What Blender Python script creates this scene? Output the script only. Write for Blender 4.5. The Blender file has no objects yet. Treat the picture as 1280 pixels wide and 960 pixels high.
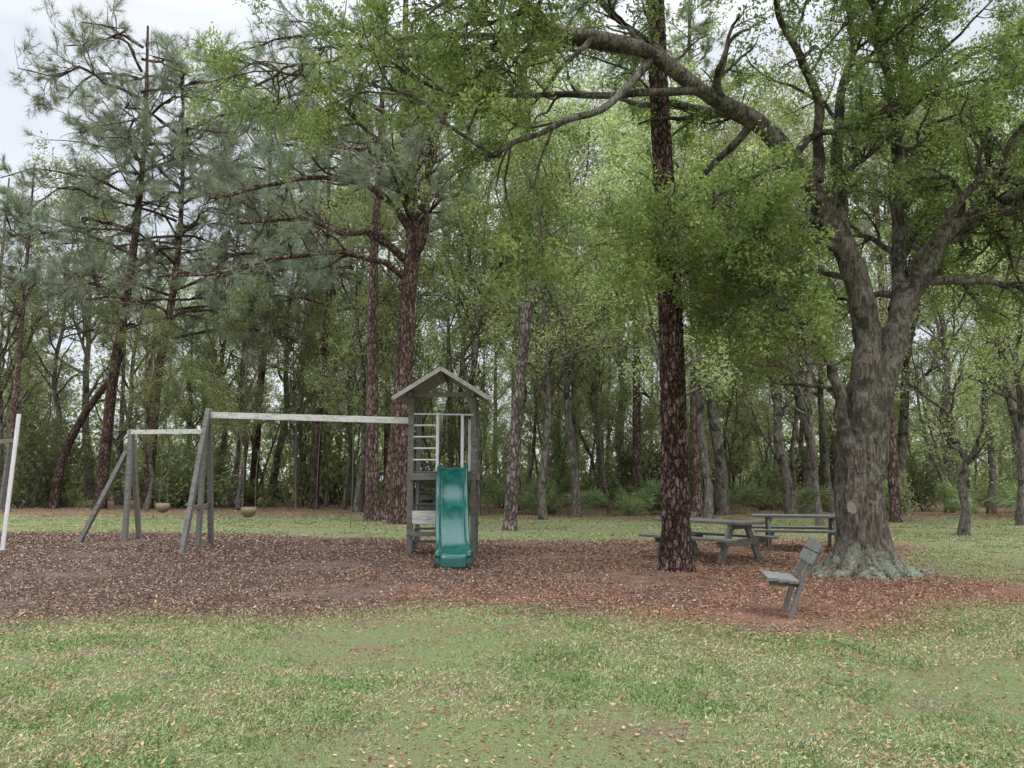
import bpy, math, random
import numpy as np
from mathutils import Vector, noise, Matrix
import bmesh
rng=np.random.default_rng(11); random.seed(11)
scene=bpy.context.scene
COL=scene.collection
# ------------------------------------------------------------------ helpers
def mesh_np(name,verts,faces,mats,rnd=None,smooth=False,extra=None):
    verts=np.ascontiguousarray(verts,dtype=np.float32); faces=np.ascontiguousarray(faces,dtype=np.int32)
    k=faces.shape[1]; nf=faces.shape[0]
    me=bpy.data.meshes.new(name)
    me.vertices.add(len(verts)); me.vertices.foreach_set("co",verts.ravel())
    me.loops.add(nf*k); me.loops.foreach_set("vertex_index",faces.ravel())
    me.polygons.add(nf); me.polygons.foreach_set("loop_start",np.arange(0,nf*k,k,dtype=np.int32))
    me.polygons.foreach_set("use_smooth",np.full(nf,smooth,dtype=bool))
    me.update(calc_edges=True)
    if rnd is not None:
        a=me.attributes.new("rnd",'FLOAT','FACE'); a.data.foreach_set("value",rnd.astype(np.float32))
    if extra:
        for nme,arr in extra.items():
            a=me.attributes.new(nme,'FLOAT','POINT'); a.data.foreach_set("value",arr.astype(np.float32))
    me.materials.append(mats)
    return me
def obj(name,data,parent=None,loc=(0,0,0),**kw):
    o=bpy.data.objects.new(name,data); COL.objects.link(o); o.location=loc
    if parent: o.parent=parent
    for k,v in kw.items(): o[k]=v
    return o
def norm(a): return a/np.maximum(np.linalg.norm(a,axis=-1,keepdims=True),1e-9)
def catmull(ctrl,P):
    c=np.array(ctrl,dtype=float); n=len(c)
    c2=np.vstack([2*c[0]-c[1],c,2*c[-1]-c[-2]])
    t=np.linspace(0,n-1,P); i=np.minimum(t.astype(int),n-2); f=(t-i)[:,None]
    p0,p1,p2,p3=c2[i],c2[i+1],c2[i+2],c2[i+3]
    return .5*(2*p1+(p2-p0)*f+(2*p0-5*p1+4*p2-p3)*f**2+(3*p1-p0-3*p2+p3)*f**3)
def tubes(pts,rad,sides,radmod=None):
    S,P,_=pts.shape
    tan=norm(np.gradient(pts,axis=1))
    od=norm(pts[:,-1]-pts[:,0])
    ref=np.where(np.abs(od[:,2:3])>.75,np.array([[1.,0,0]]),np.array([[0,0,1.]]))[:,None,:]
    u=norm(np.cross(tan,np.broadcast_to(ref,tan.shape))); w=np.cross(tan,u)
    th=np.arange(sides)*2*np.pi/sides
    R=rad[:,:,None]*np.ones(sides)
    if radmod is not None: R=radmod(R,pts,th)
    v=pts[:,:,None,:]+R[...,None]*(np.cos(th)[None,None,:,None]*u[:,:,None,:]+np.sin(th)[None,None,:,None]*w[:,:,None,:])
    idx=np.arange(S*P*sides).reshape(S,P,sides)
    a=idx[:,:-1,:]; b=np.roll(a,-1,axis=2); d=idx[:,1:,:]; c=np.roll(d,-1,axis=2)
    f=np.stack([a,b,c,d],-1).reshape(-1,4)
    return v.reshape(-1,3),f
def merge(parts):
    V=[];F=[];o=0
    for v,f in parts: V.append(v);F.append(f+o);o+=len(v)
    return np.vstack(V),np.vstack(F)
def branch(par,prad,n,t0,t1,ang,L,P,up=0.,wob=.15,curve=0.,rs=.5,rmin=.006,fall=.5,shape=None,idx=None):
    S,Pp,_=par.shape
    if idx is None:
        ln=np.linalg.norm(par[:,-1]-par[:,0],axis=1)+.01
        idx=rng.choice(S,size=n,p=ln/ln.sum())
    t=rng.uniform(t0,t1,n); f=t*(Pp-1); i=np.minimum(f.astype(int),Pp-2); fr=(f-i)[:,None]
    pos=par[idx,i]*(1-fr)+par[idx,i+1]*fr
    tan=norm(par[idx,i+1]-par[idx,i])
    r0=(prad[idx,i]*(1-fr[:,0])+prad[idx,i+1]*fr[:,0])*rs
    r=rng.normal(size=(n,3)); r-= (r*tan).sum(1,keepdims=True)*tan; r=norm(r)
    a=rng.normal(ang,.18,n)[:,None]
    d=np.cos(a)*tan+np.sin(a)*r; d[:,2]+=up; d=norm(d)
    sh=(1-fall*t) if shape is None else shape(t)
    ln=L*rng.uniform(.65,1.2,n)*sh; st=(ln/(P-1))[:,None]
    pts=np.zeros((n,P,3)); pts[:,0]=pos
    for k in range(1,P):
        d=d+rng.normal(size=(n,3))*wob; d[:,2]+=curve; d=norm(d)
        pts[:,k]=pts[:,k-1]+d*st
    r0=np.maximum(np.minimum(r0,ln*.05),rmin)
    rad=r0[:,None]*np.linspace(1,.3,P)[None,:]
    return pts,rad
def leaves(tw,n,spread,L,W,updir=.7,droop=-.15,t0=.1):
    S,P,_=tw.shape
    idx=rng.integers(S,size=n); t=rng.uniform(t0,1,n); f=t*(P-1); i=np.minimum(f.astype(int),P-2); fr=(f-i)[:,None]
    pos=tw[idx,i]*(1-fr)+tw[idx,i+1]*fr+rng.normal(size=(n,3))*spread
    nn=rng.normal(size=(n,3)); nn[:,2]+=updir; nn=norm(nn)
    a=rng.normal(size=(n,3)); a[:,2]+=droop; a-= (a*nn).sum(1,keepdims=True)*nn; a=norm(a); b=np.cross(nn,a)
    s=rng.uniform(.6,1.25,n)[:,None]
    l=L*s; w=W*s
    v=np.stack([pos,pos+a*l*.45+b*w*.5,pos+a*l,pos+a*l*.5-b*w*.5],1).reshape(-1,3)
    fc=np.arange(n*4).reshape(n,4)
    cl=rng.uniform(0,1,S)[idx]
    rnd=np.clip(.55*cl+.45*rng.uniform(0,1,n),0,1)
    return v,fc,rnd
def needles(tw,n,k,L,W,t0=.25):
    S,P,_=tw.shape
    idx=rng.integers(S,size=n); t=rng.uniform(t0,1,n)**.8; f=t*(P-1); i=np.minimum(f.astype(int),P-2); fr=(f-i)[:,None]
    pos=tw[idx,i]*(1-fr)+tw[idx,i+1]*fr
    tan=norm(tw[idx,i+1]-tw[idx,i])
    pos=np.repeat(pos,k,0); tan=np.repeat(tan,k,0); pos=pos+tan*rng.uniform(-.18,.18,(len(pos),1))
    d=norm(tan*.9+rng.normal(size=pos.shape)*.6+np.array([0,0,-.08]))
    b=norm(np.cross(d,rng.normal(size=pos.shape)))
    l=L*rng.uniform(.6,1.15,len(pos))[:,None]
    v=np.stack([pos-b*W*.5,pos+b*W*.5,pos+d*l],1).reshape(-1,3)
    fc=np.arange(len(pos)*3).reshape(-1,3)
    rnd=np.repeat(rng.uniform(0,1,n),k)*.6+rng.uniform(0,1,len(pos))*.4
    return v,fc,rnd
# ------------------------------------------------------------------ materials
def newmat(name):
    m=bpy.data.materials.new(name); m.use_nodes=True; nt=m.node_tree; nt.nodes.clear()
    out=nt.nodes.new("ShaderNodeOutputMaterial"); return m,nt,out
def N(nt,t,**kw):
    n=nt.nodes.new(t)
    for k,v in kw.items():
        if k=='inp':
            for kk,vv in v.items(): n.inputs[kk].default_value=vv
        else: setattr(n,k,v)
    return n
def ramp(nt,stops,fac,interp='LINEAR'):
    r=nt.nodes.new("ShaderNodeValToRGB"); cr=r.color_ramp; cr.interpolation=interp
    while len(cr.elements)<len(stops): cr.elements.new(.5)
    for e,(p,c) in zip(cr.elements,stops):
        e.position=p; e.color=(*c,1) if len(c)==3 else c
    nt.links.new(fac,r.inputs[0]); return r.outputs[0]
def mixc(nt,fac,a,b,bt='MIX'):
    m=nt.nodes.new("ShaderNodeMix"); m.data_type='RGBA'; m.blend_type=bt
    for s,val in ((0,fac),(6,a),(7,b)):
        if hasattr(val,'is_linked'): nt.links.new(val,m.inputs[s])
        elif isinstance(val,(int,float)): m.inputs[s].default_value=val
        else: m.inputs[s].default_value=(*val,1)
    return m.outputs[2]
def noisen(nt,vec,scale,detail=4,rough=.55,dist=0.):
    n=N(nt,"ShaderNodeTexNoise",inp={"Scale":scale,"Detail":detail,"Roughness":rough,"Distortion":dist})
    if vec is not None: nt.links.new(vec,n.inputs["Vector"])
    return n.outputs["Fac"]
def objvec(nt,scale=(1,1,1)):
    tc=N(nt,"ShaderNodeTexCoord"); mp=N(nt,"ShaderNodeMapping"); mp.inputs["Scale"].default_value=scale
    nt.links.new(tc.outputs["Object"],mp.inputs["Vector"]); return mp.outputs[0]
def principled(nt,out,color,rough=.8,bump=None,bs=.5,bd=.01,spec=.3):
    p=N(nt,"ShaderNodeBsdfPrincipled"); p.inputs["Specular IOR Level"].default_value=spec
    if hasattr(color,'is_linked'): nt.links.new(color,p.inputs["Base Color"])
    else: p.inputs["Base Color"].default_value=(*color,1)
    if hasattr(rough,'is_linked'): nt.links.new(rough,p.inputs["Roughness"])
    else: p.inputs["Roughness"].default_value=rough
    if bump is not None:
        b=N(nt,"ShaderNodeBump",inp={"Strength":bs,"Distance":bd}); nt.links.new(bump,b.inputs["Height"]); nt.links.new(b.outputs[0],p.inputs["Normal"])
    nt.links.new(p.outputs[0],out.inputs[0]); return p
def leafmat(name,stops,trans=.4,objvar=.25):
    m,nt,out=newmat(name)
    at=N(nt,"ShaderNodeAttribute",attribute_name="rnd")
    c=ramp(nt,stops,at.outputs["Fac"])
    oi=N(nt,"ShaderNodeObjectInfo")
    mr=N(nt,"ShaderNodeMapRange",inp={"To Min":1-objvar,"To Max":1+objvar}); nt.links.new(oi.outputs["Random"],mr.inputs[0])
    hs=N(nt,"ShaderNodeHueSaturation"); nt.links.new(mr.outputs[0],hs.inputs["Value"]); nt.links.new(c,hs.inputs["Color"])
    hr=(.482,.515) if objvar>.06 else (.494,.496)
    mr2=N(nt,"ShaderNodeMapRange",inp={"To Min":hr[0],"To Max":hr[1]}); nt.links.new(oi.outputs["Random"],mr2.inputs[0]); nt.links.new(mr2.outputs[0],hs.inputs["Hue"])
    d=N(nt,"ShaderNodeBsdfDiffuse"); t=N(nt,"ShaderNodeBsdfTranslucent"); mx=N(nt,"ShaderNodeMixShader",inp={0:trans})
    nt.links.new(hs.outputs[0],d.inputs[0])
    tcol=mixc(nt,.6,hs.outputs[0],(1.15,1.2,.8),'MULTIPLY'); nt.links.new(tcol,t.inputs[0])
    nt.links.new(d.outputs[0],mx.inputs[1]); nt.links.new(t.outputs[0],mx.inputs[2]); nt.links.new(mx.outputs[0],out.inputs[0])
    return m
M_OAKLEAF=leafmat("oak_leaves",[(0,(.085,.13,.045)),(.4,(.19,.27,.09)),(.75,(.31,.385,.14)),(1,(.46,.51,.225))],.42,.05)
M_LIGHTLEAF=leafmat("light_leaves",[(0,(.16,.215,.085)),(.5,(.36,.42,.185)),(1,(.58,.60,.32))],.45,.25)
M_MIDLEAF=leafmat("mid_leaves",[(0,(.115,.15,.07)),(.5,(.26,.31,.145)),(1,(.45,.47,.25))],.42,.3)
M_DARKLEAF=leafmat("thicket_leaves",[(0,(.075,.10,.045)),(.5,(.17,.21,.095)),(.85,(.30,.33,.15)),(1,(.42,.35,.22))],.38,.4)
M_PINE=leafmat("pine_needles",[(0,(.15,.19,.13)),(.5,(.26,.31,.22)),(.9,(.40,.44,.32)),(1,(.40,.33,.22))],.3,.1)
M_BROWNLEAF=leafmat("dry_leaves",[(0,(.12,.065,.035)),(.4,(.27,.155,.08)),(.8,(.44,.29,.16)),(1,(.57,.42,.26))],.2,0)
M_PALM=leafmat("palm_leaves",[(0,(.12,.17,.08)),(1,(.32,.38,.18))],.25,.2)
def barkpine(name,sc=9,c1=(.035,.022,.018),c2=(.19,.105,.08),c3=(.33,.23,.19)):
    m,nt,out=newmat(name)
    v=objvec(nt,(sc,sc,sc*.36))
    nz=N(nt,"ShaderNodeTexNoise",inp={"Scale":1.3,"Detail":3,"Roughness":.65}); nt.links.new(v,nz.inputs["Vector"])
    vm=N(nt,"ShaderNodeVectorMath",operation='MULTIPLY_ADD'); nt.links.new(nz.outputs["Color"],vm.inputs[0]); vm.inputs[1].default_value=(1.5,1.5,1.5); nt.links.new(v,vm.inputs[2])
    vo=N(nt,"ShaderNodeTexVoronoi",feature='DISTANCE_TO_EDGE',inp={"Scale":1.}); nt.links.new(vm.outputs[0],vo.inputs["Vector"])
    vc=N(nt,"ShaderNodeTexVoronoi",feature='F1',inp={"Scale":1.}); nt.links.new(vm.outputs[0],vc.inputs["Vector"])
    sep=N(nt,"ShaderNodeSeparateColor"); nt.links.new(vc.outputs["Color"],sep.inputs[0])
    fine=noisen(nt,v,3.5,5,.75)
    plate=mixc(nt,sep.outputs[0],c2,c3)
    plate=mixc(nt,.9,plate,ramp(nt,[(.3,(.3,.3,.3)),(.7,(1.5,1.45,1.4))],fine),'MULTIPLY')
    e=ramp(nt,[(.01,(0,0,0)),(.2,(1,1,1))],vo.outputs[0])
    big=noisen(nt,objvec(nt,(1.5,1.5,.8)),1.5,3)
    plate=mixc(nt,.8,plate,ramp(nt,[(.35,(.55,.55,.55)),(.65,(1.2,1.2,1.2))],big),'MULTIPLY')
    c=mixc(nt,e,c1,plate)
    h=N(nt,"ShaderNodeMath",operation='MULTIPLY_ADD',inp={1:.5}); nt.links.new(fine,h.inputs[0]); nt.links.new(e,h.inputs[2])
    principled(nt,out,c,.95,h.outputs[0],1.,.03,.15); return m
M_PINEBARK=barkpine("pine_bark",9,(.05,.034,.03),(.22,.135,.11),(.38,.29,.255))
M_FRONTBARK=barkpine("front_pine_bark",14,(.018,.012,.01),(.13,.075,.06),(.34,.235,.20))
M_PINEBARK_DK=barkpine("dark_pine_bark",10,(.03,.02,.017),(.165,.098,.08),(.29,.205,.175))
def barkoak(name,base=(.05,.040,.032),hi=(.27,.225,.18),lich=.5,sc=1.,patch=None):
    m,nt,out=newmat(name)
    v=objvec(nt,(20*sc,20*sc,4.2*sc)); v1=objvec(nt)
    a=noisen(nt,v,1.,6,.72,.8); b=noisen(nt,v1,30,4,.7)
    c=ramp(nt,[(.38,base),(.5,tuple((x+y)*.42 for x,y in zip(base,hi))),(.62,hi)],a)
    l=noisen(nt,v1,4.2,6,.75)
    lm=ramp(nt,[(.53,(0,0,0)),(.58,(1,1,1))],l)
    lf=N(nt,"ShaderNodeMath",operation='MULTIPLY',inp={1:lich}); nt.links.new(lm,lf.inputs[0])
    lc=ramp(nt,[(.35,(.14,.16,.11)),(.65,(.44,.46,.39))],b)
    c=mixc(nt,lf.outputs[0],c,lc)
    sp=N(nt,"ShaderNodeSeparateXYZ"); nt.links.new(v1,sp.inputs[0])
    ms=ramp(nt,[(.52,(0,0,0)),(.59,(.88,.88,.88))],noisen(nt,v1,2.,5,.72))
    if patch:
        zz=N(nt,"ShaderNodeMapRange",inp={"From Min":1.5,"From Max":4.,"To Min":.5,"To Max":1.}); nt.links.new(sp.outputs[2],zz.inputs[0])
        mm_=N(nt,"ShaderNodeMath",operation='MULTIPLY'); nt.links.new(ms,mm_.inputs[0]); nt.links.new(zz.outputs[0],mm_.inputs[1]); ms=mm_.outputs[0]
    c=mixc(nt,ms,c,mixc(nt,b,(.018,.018,.014),(.065,.06,.045)))
    if patch:
        zr=N(nt,"ShaderNodeMapRange",inp={"From Min":.05,"From Max":.6,"To Min":.9,"To Max":.0}); nt.links.new(sp.outputs[2],zr.inputs[0])
        rm_=N(nt,"ShaderNodeMath",operation='MULTIPLY'); nt.links.new(zr.outputs[0],rm_.inputs[0]); nt.links.new(ramp(nt,[(.46,(0,0,0)),(.53,(1,1,1))],l),rm_.inputs[1])
        c=mixc(nt,rm_.outputs[0],c,ramp(nt,[(.35,(.12,.15,.09)),(.6,(.40,.43,.34))],b))
        sq=N(nt,"ShaderNodeVectorMath",operation='MULTIPLY'); nt.links.new(v1,sq.inputs[0]); sq.inputs[1].default_value=(1.5,1.5,1.)
        vm=N(nt,"ShaderNodeVectorMath",operation='DISTANCE'); nt.links.new(sq.outputs[0],vm.inputs[0]); vm.inputs[1].default_value=(patch[0]*1.5,patch[1]*1.5,patch[2])
        ad=N(nt,"ShaderNodeMath",operation='MULTIPLY_ADD',inp={1:.22}); nt.links.new(noisen(nt,v1,14,4,.7),ad.inputs[0]); nt.links.new(vm.outputs["Value"],ad.inputs[2])
        c=mixc(nt,ramp(nt,[(.21,(.8,.8,.8)),(.225,(0,0,0))],ad.outputs[0]),c,(.42,.40,.35))
    h=N(nt,"ShaderNodeMath",operation='MULTIPLY_ADD',inp={1:.3}); nt.links.new(b,h.inputs[0]); nt.links.new(a,h.inputs[2])
    principled(nt,out,c,.95,h.outputs[0],1.,.06,.15); return m
M_OAKBARK=barkoak("oak_bark",patch=(-.28,-.31,1.12))
M_TREEBARK=barkoak("tree_bark",(.07,.058,.05),(.29,.25,.215),.3,.8)
M_SNAGBARK=barkpine("snag_bark",9,(.06,.05,.045),(.22,.17,.15),(.36,.31,.28))
def woodmat(name,a,b,stain=None):
    m,nt,out=newmat(name)
    n1=noisen(nt,objvec(nt,(3,3,3)),2.,5,.65); n2=noisen(nt,objvec(nt,(60,60,6)),1.,4,.6)
    c=mixc(nt,n1,a,b); c=mixc(nt,.55,c,ramp(nt,[(.3,(.6,.6,.6)),(.7,(1.25,1.25,1.25))],n2),'MULTIPLY')
    if stain:
        s=ramp(nt,[(.5,(0,0,0)),(.64,(.9,.9,.9))],noisen(nt,objvec(nt,(1.5,5,9)),2.2,6,.7)); c=mixc(nt,s,c,stain)
    principled(nt,out,c,.75,n2,.35,.004,.3); return m
M_GREY=woodmat("grey_painted_wood",(.135,.13,.12),(.235,.225,.205),(.10,.095,.07))
M_ROOF=woodmat("grey_roof_boards",(.20,.19,.175),(.32,.305,.28))
M_LGREY=woodmat("light_grey_wood",(.36,.35,.32),(.48,.465,.42),(.26,.25,.2))
M_BENCH=woodmat("weathered_bench_wood",(.14,.14,.132),(.27,.265,.25),(.10,.10,.085))
M_WHITE=woodmat("weathered_white_paint",(.58,.58,.54),(.72,.72,.67),(.33,.32,.23))
M_METALW=woodmat("white_metal",(.66,.66,.65),(.76,.76,.75))
M_DARK=woodmat("dark_rubber",(.09,.07,.055),(.16,.125,.10))
M_CHAIN=woodmat("chain_metal",(.12,.11,.1),(.2,.18,.16))
M_TAN=woodmat("tan_plastic",(.20,.155,.09),(.30,.235,.14))
m,nt,out=newmat("green_slide_plastic"); M_SLIDE=m
n1=noisen(nt,objvec(nt),5.,5,.65); c=ramp(nt,[(.3,(.002,.065,.052)),(.7,(.006,.115,.092))],n1)
c=mixc(nt,ramp(nt,[(.52,(0,0,0)),(.72,(.35,.35,.35))],noisen(nt,objvec(nt,(9,1.2,2)),2.,5,.7)),c,(.07,.14,.115))
p=principled(nt,out,c,ramp(nt,[(.3,(.12,)*3),(.7,(.34,)*3)],n1),n1,.25,.01,spec=.55)
# ground material
def groundmat():
    m,nt,out=newmat("ground_cover")
    g=N(nt,"ShaderNodeNewGeometry"); P=g.outputs["Position"]
    at=N(nt,"ShaderNodeAttribute",attribute_name="mulch"); al=N(nt,"ShaderNodeAttribute",attribute_name="litter")
    n_mid=noisen(nt,P,3.,5,.7); n_f=noisen(nt,P,45.,5,.78); n_ff=noisen(nt,P,130.,3,.75)
    sx_=N(nt,"ShaderNodeSeparateXYZ"); nt.links.new(P,sx_.inputs[0])
    nb=N(nt,"ShaderNodeMath",operation='MULTIPLY_ADD',inp={1:.035}); nt.links.new(sx_.outputs[0],nb.inputs[0]); nt.links.new(noisen(nt,P,.6,4,.65),nb.inputs[2]); n_big=nb.outputs[0]
    grass=ramp(nt,[(.34,(.045,.06,.025)),(.45,(.125,.155,.062)),(.53,(.24,.255,.125)),(.64,(.43,.385,.24))],n_ff)
    grass=mixc(nt,ramp(nt,[(.43,(0,0,0)),(.6,(.8,)*3)],n_f),grass,ramp(nt,[(.35,(.055,.09,.028)),(.62,(.22,.31,.12))],n_ff))
    soil=ramp(nt,[(.34,(.065,.046,.032)),(.5,(.20,.142,.10)),(.66,(.43,.335,.24))],n_ff)
    grass=mixc(nt,ramp(nt,[(.47,(0,0,0)),(.63,(.7,)*3)],noisen(nt,P,1.1,5,.75)),grass,soil)
    mul=ramp(nt,[(.34,(.028,.019,.016)),(.45,(.095,.062,.049)),(.55,(.185,.124,.097)),(.68,(.38,.28,.22))],n_ff)
    mulr=ramp(nt,[(.34,(.052,.028,.019)),(.45,(.175,.092,.06)),(.55,(.295,.17,.112)),(.68,(.47,.32,.215))],n_ff)
    mul=mixc(nt,ramp(nt,[(.38,(0,0,0)),(.6,(1,1,1))],n_big),mul,mulr)
    mul=mixc(nt,.8,mul,ramp(nt,[(.35,(.62,.62,.62)),(.65,(1.3,1.3,1.3))],n_mid),'MULTIPLY')
    lit=ramp(nt,[(.3,(.07,.045,.032)),(.5,(.22,.135,.092)),(.7,(.42,.30,.2))],n_f)
    lit=mixc(nt,ramp(nt,[(.5,(0,0,0)),(.64,(.6,)*3)],n_mid),lit,(.15,.2,.08))
    def soft(a,amp):
        ad=N(nt,"ShaderNodeMath",operation='MULTIPLY_ADD',inp={1:amp,2:-amp/2}); nt.links.new(n_mid,ad.inputs[0])
        s=N(nt,"ShaderNodeMath",operation='ADD'); nt.links.new(ad.outputs[0],s.inputs[0]); nt.links.new(a,s.inputs[1])
        ad2=N(nt,"ShaderNodeMath",operation='MULTIPLY_ADD',inp={1:amp,2:-amp/2}); nt.links.new(n_f,ad2.inputs[0])
        s2=N(nt,"ShaderNodeMath",operation='ADD'); nt.links.new(ad2.outputs[0],s2.inputs[0]); nt.links.new(s.outputs[0],s2.inputs[1])
        return ramp(nt,[(.42,(0,0,0)),(.58,(1,1,1))],s2.outputs[0])
    c=mixc(nt,soft(al.outputs["Fac"],1.2),grass,lit)
    c=mixc(nt,soft(at.outputs["Fac"],1.25),c,mul)
    principled(nt,out,c,.95,n_ff,.9,.02,.1); return m
M_GROUND=groundmat()
def litmat(name,stops,patch=None,third=None,xshift=False):
    m,nt,out=newmat(name)
    at=N(nt,"ShaderNodeAttribute",attribute_name="rnd"); c=ramp(nt,stops,at.outputs["Fac"])
    g=N(nt,"ShaderNodeNewGeometry")
    if patch:
        c2=ramp(nt,patch,at.outputs["Fac"]); nb=noisen(nt,g.outputs["Position"],.9,4,.65)
        if xshift:
            sx_=N(nt,"ShaderNodeSeparateXYZ"); nt.links.new(g.outputs["Position"],sx_.inputs[0])
            ma=N(nt,"ShaderNodeMath",operation='MULTIPLY_ADD',inp={1:.035}); nt.links.new(sx_.outputs[0],ma.inputs[0]); nt.links.new(nb,ma.inputs[2]); nb=ma.outputs[0]
        c=mixc(nt,ramp(nt,[(.4,(0,0,0)),(.6,(1,1,1))],nb),c,c2)
    if third:
        c3=ramp(nt,third,at.outputs["Fac"]); nb=noisen(nt,g.outputs["Position"],1.7,5,.7)
        c=mixc(nt,ramp(nt,[(.49,(0,0,0)),(.62,(.85,.85,.85))],nb),c,c3)
    d=N(nt,"ShaderNodeBsdfDiffuse"); nt.links.new(c,d.inputs[0]); nt.links.new(d.outputs[0],out.inputs[0]); return m
M_GRASS=litmat("grass_blades",[(0,(.11,.165,.06)),(.35,(.20,.265,.10)),(.6,(.31,.345,.16)),(.8,(.46,.43,.27)),(1,(.59,.51,.35))],
  [(0,(.08,.15,.045)),(.4,(.145,.25,.08)),(.7,(.25,.35,.14)),(1,(.47,.46,.28))],
  [(0,(.18,.165,.09)),(.5,(.38,.325,.2)),(1,(.61,.52,.37))])
M_CHIP=litmat("mulch_chips",[(0,(.028,.019,.016)),(.4,(.105,.068,.054)),(.75,(.235,.157,.122)),(1,(.53,.41,.33))],
  [(0,(.055,.03,.02)),(.4,(.21,.112,.072)),(.75,(.37,.22,.148)),(1,(.61,.45,.32))],xshift=True)
# ------------------------------------------------------------------ world / camera / sun
w=bpy.data.worlds.new("World"); scene.world=w; w.use_nodes=True; nt=w.node_tree; nt.nodes.clear()
wo=nt.nodes.new("ShaderNodeOutputWorld"); bg=nt.nodes.new("ShaderNodeBackground"); bg.inputs[1].default_value=.13
sky=nt.nodes.new("ShaderNodeTexSky"); sky.sky_type='NISHITA'; sky.sun_disc=False
SE,SR=math.radians(56),math.radians(140); sky.sun_elevation=SE; sky.sun_rotation=SR
tc=nt.nodes.new("ShaderNodeTexCoord"); mp=nt.nodes.new("ShaderNodeMapping"); mp.inputs["Scale"].default_value=(1,1,2.2); nt.links.new(tc.outputs["Generated"],mp.inputs[0])
cl=noisen(nt,mp.outputs[0],2.4,5,.55,.3)
cc=ramp(nt,[(.3,(.62,.68,.79)),(.55,(.84,.88,.95)),(.75,(1,1,1))],cl)
sx=nt.nodes.new("ShaderNodeSeparateXYZ"); nt.links.new(tc.outputs["Generated"],sx.inputs[0])
zr=N(nt,"ShaderNodeMapRange",inp={"From Min":.5,"From Max":1.,"To Min":8.4,"To Max":40.}); nt.links.new(sx.outputs[2],zr.inputs[0])
sc_=nt.nodes.new("ShaderNodeVectorMath"); sc_.operation='SCALE'; nt.links.new(zr.outputs[0],sc_.inputs["Scale"]); nt.links.new(cc,sc_.inputs[0])
fm=ramp(nt,[(.2,(.8,)*3),(.45,(.96,)*3)],cl)
nt.links.new(mixc(nt,fm,sky.outputs[0],sc_.outputs[0]),bg.inputs[0]); nt.links.new(bg.outputs[0],wo.inputs[0])
sl=bpy.data.lights.new("sun",'SUN'); sl.energy=1.5; sl.angle=math.radians(22); sl.color=(1,.96,.9)
so=obj("sun",sl); 
sd=Vector((math.sin(SR)*math.cos(SE),math.cos(SR)*math.cos(SE),math.sin(SE)))
so.rotation_euler=sd.to_track_quat('Z','Y').to_euler(); so.location=(20,-10,40)
cam=bpy.data.cameras.new("camera"); cam.lens=27.2; cam.sensor_width=36; cam.clip_end=1500
co=obj("camera",cam,loc=(0,0,1.6)); co.rotation_euler=(math.radians(90+6.96),0,0); scene.camera=co
scene.view_settings.view_transform='Standard'; scene.view_settings.look='None'; scene.view_settings.exposure=0
# ------------------------------------------------------------------ ground
poly=np.array([(-30,9.2),(-6,9.15),(-3.5,9.4),(-1.8,9.5),(-.85,10.2),(.4,9.9),(1.5,9.3),(2.8,8.3),(3.8,8.6),(5.3,10.0),(7.6,11.0),(7.8,11.5),(7.2,13.5),(7.4,16),(9.5,18.5),(9.3,20.6),(4,20.5),(1,20),(-4,21),(-9,23.2),(-30,24)])
def sdf(x,y):
    p=np.stack([x,y],-1); d=np.full(x.shape,1e9); ins=np.zeros(x.shape,bool)
    for k in range(len(poly)):
        a=poly[k]; b=poly[(k+1)%len(poly)]; ab=b-a; ap=p-a
        t=np.clip((ap@ab)/(ab@ab),0,1); d=np.minimum(d,np.linalg.norm(ap-t[...,None]*ab,axis=-1))
        c=((a[1]>y)!=(b[1]>y))&(x<(b[0]-a[0])*(y-a[1])/((b[1]-a[1])+1e-12)+a[0]); ins^=c
    return np.where(ins,d,-d)
def wav(x,y): return .35*np.sin(x*1.9+y*.7)+.25*np.sin(x*4.3-y*2.1+1)+.18*np.sin(x*7.7+y*6.1)
def mulchmask(x,y): return np.clip(.5+(sdf(x,y)+.35*wav(x,y))*.58,0,1)
xs=np.concatenate([-np.geomspace(900,26,22),np.arange(-25,25.01,.25),np.geomspace(26,900,22)])
ys=np.concatenate([-np.geomspace(300,3,10),np.arange(-2,45.01,.25),np.geomspace(46,1200,24)])
X,Y=np.meshgrid(xs,ys); Z=.012*np.sin(X*1.3+Y*.4)+.012*np.sin(Y*1.7-X*.6)+.006*rng.normal(size=X.shape)
Z=np.where((np.abs(X)>25)|(Y>45),0,Z)
mm=mulchmask(X,Y); lit=np.clip(.5+(Y-31+.9*wav(X*.4,Y*.4)*3-np.where(X<0,3,0))*.25,0,1)
lit=np.maximum(lit,.42*np.clip(1-np.abs(sdf(X,Y))/5,0,1)*(Y>10))
nx=len(xs); ny=len(ys); I=np.arange(nx*ny).reshape(ny,nx)
F=np.stack([I[:-1,:-1],I[:-1,1:],I[1:,1:],I[1:,:-1]],-1).reshape(-1,4)
me=mesh_np("ground",np.stack([X,Y,Z],-1).reshape(-1,3),F,M_GROUND,smooth=True,extra={"mulch":mm.ravel(),"litter":lit.ravel()})
obj("ground",me,kind="structure")
def sample(n,y0,y1):
    y=y0*(y1/y0)**rng.uniform(0,1,n); x=rng.uniform(-1,1,n)*(.74*y+1.2); return x,y
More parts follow.
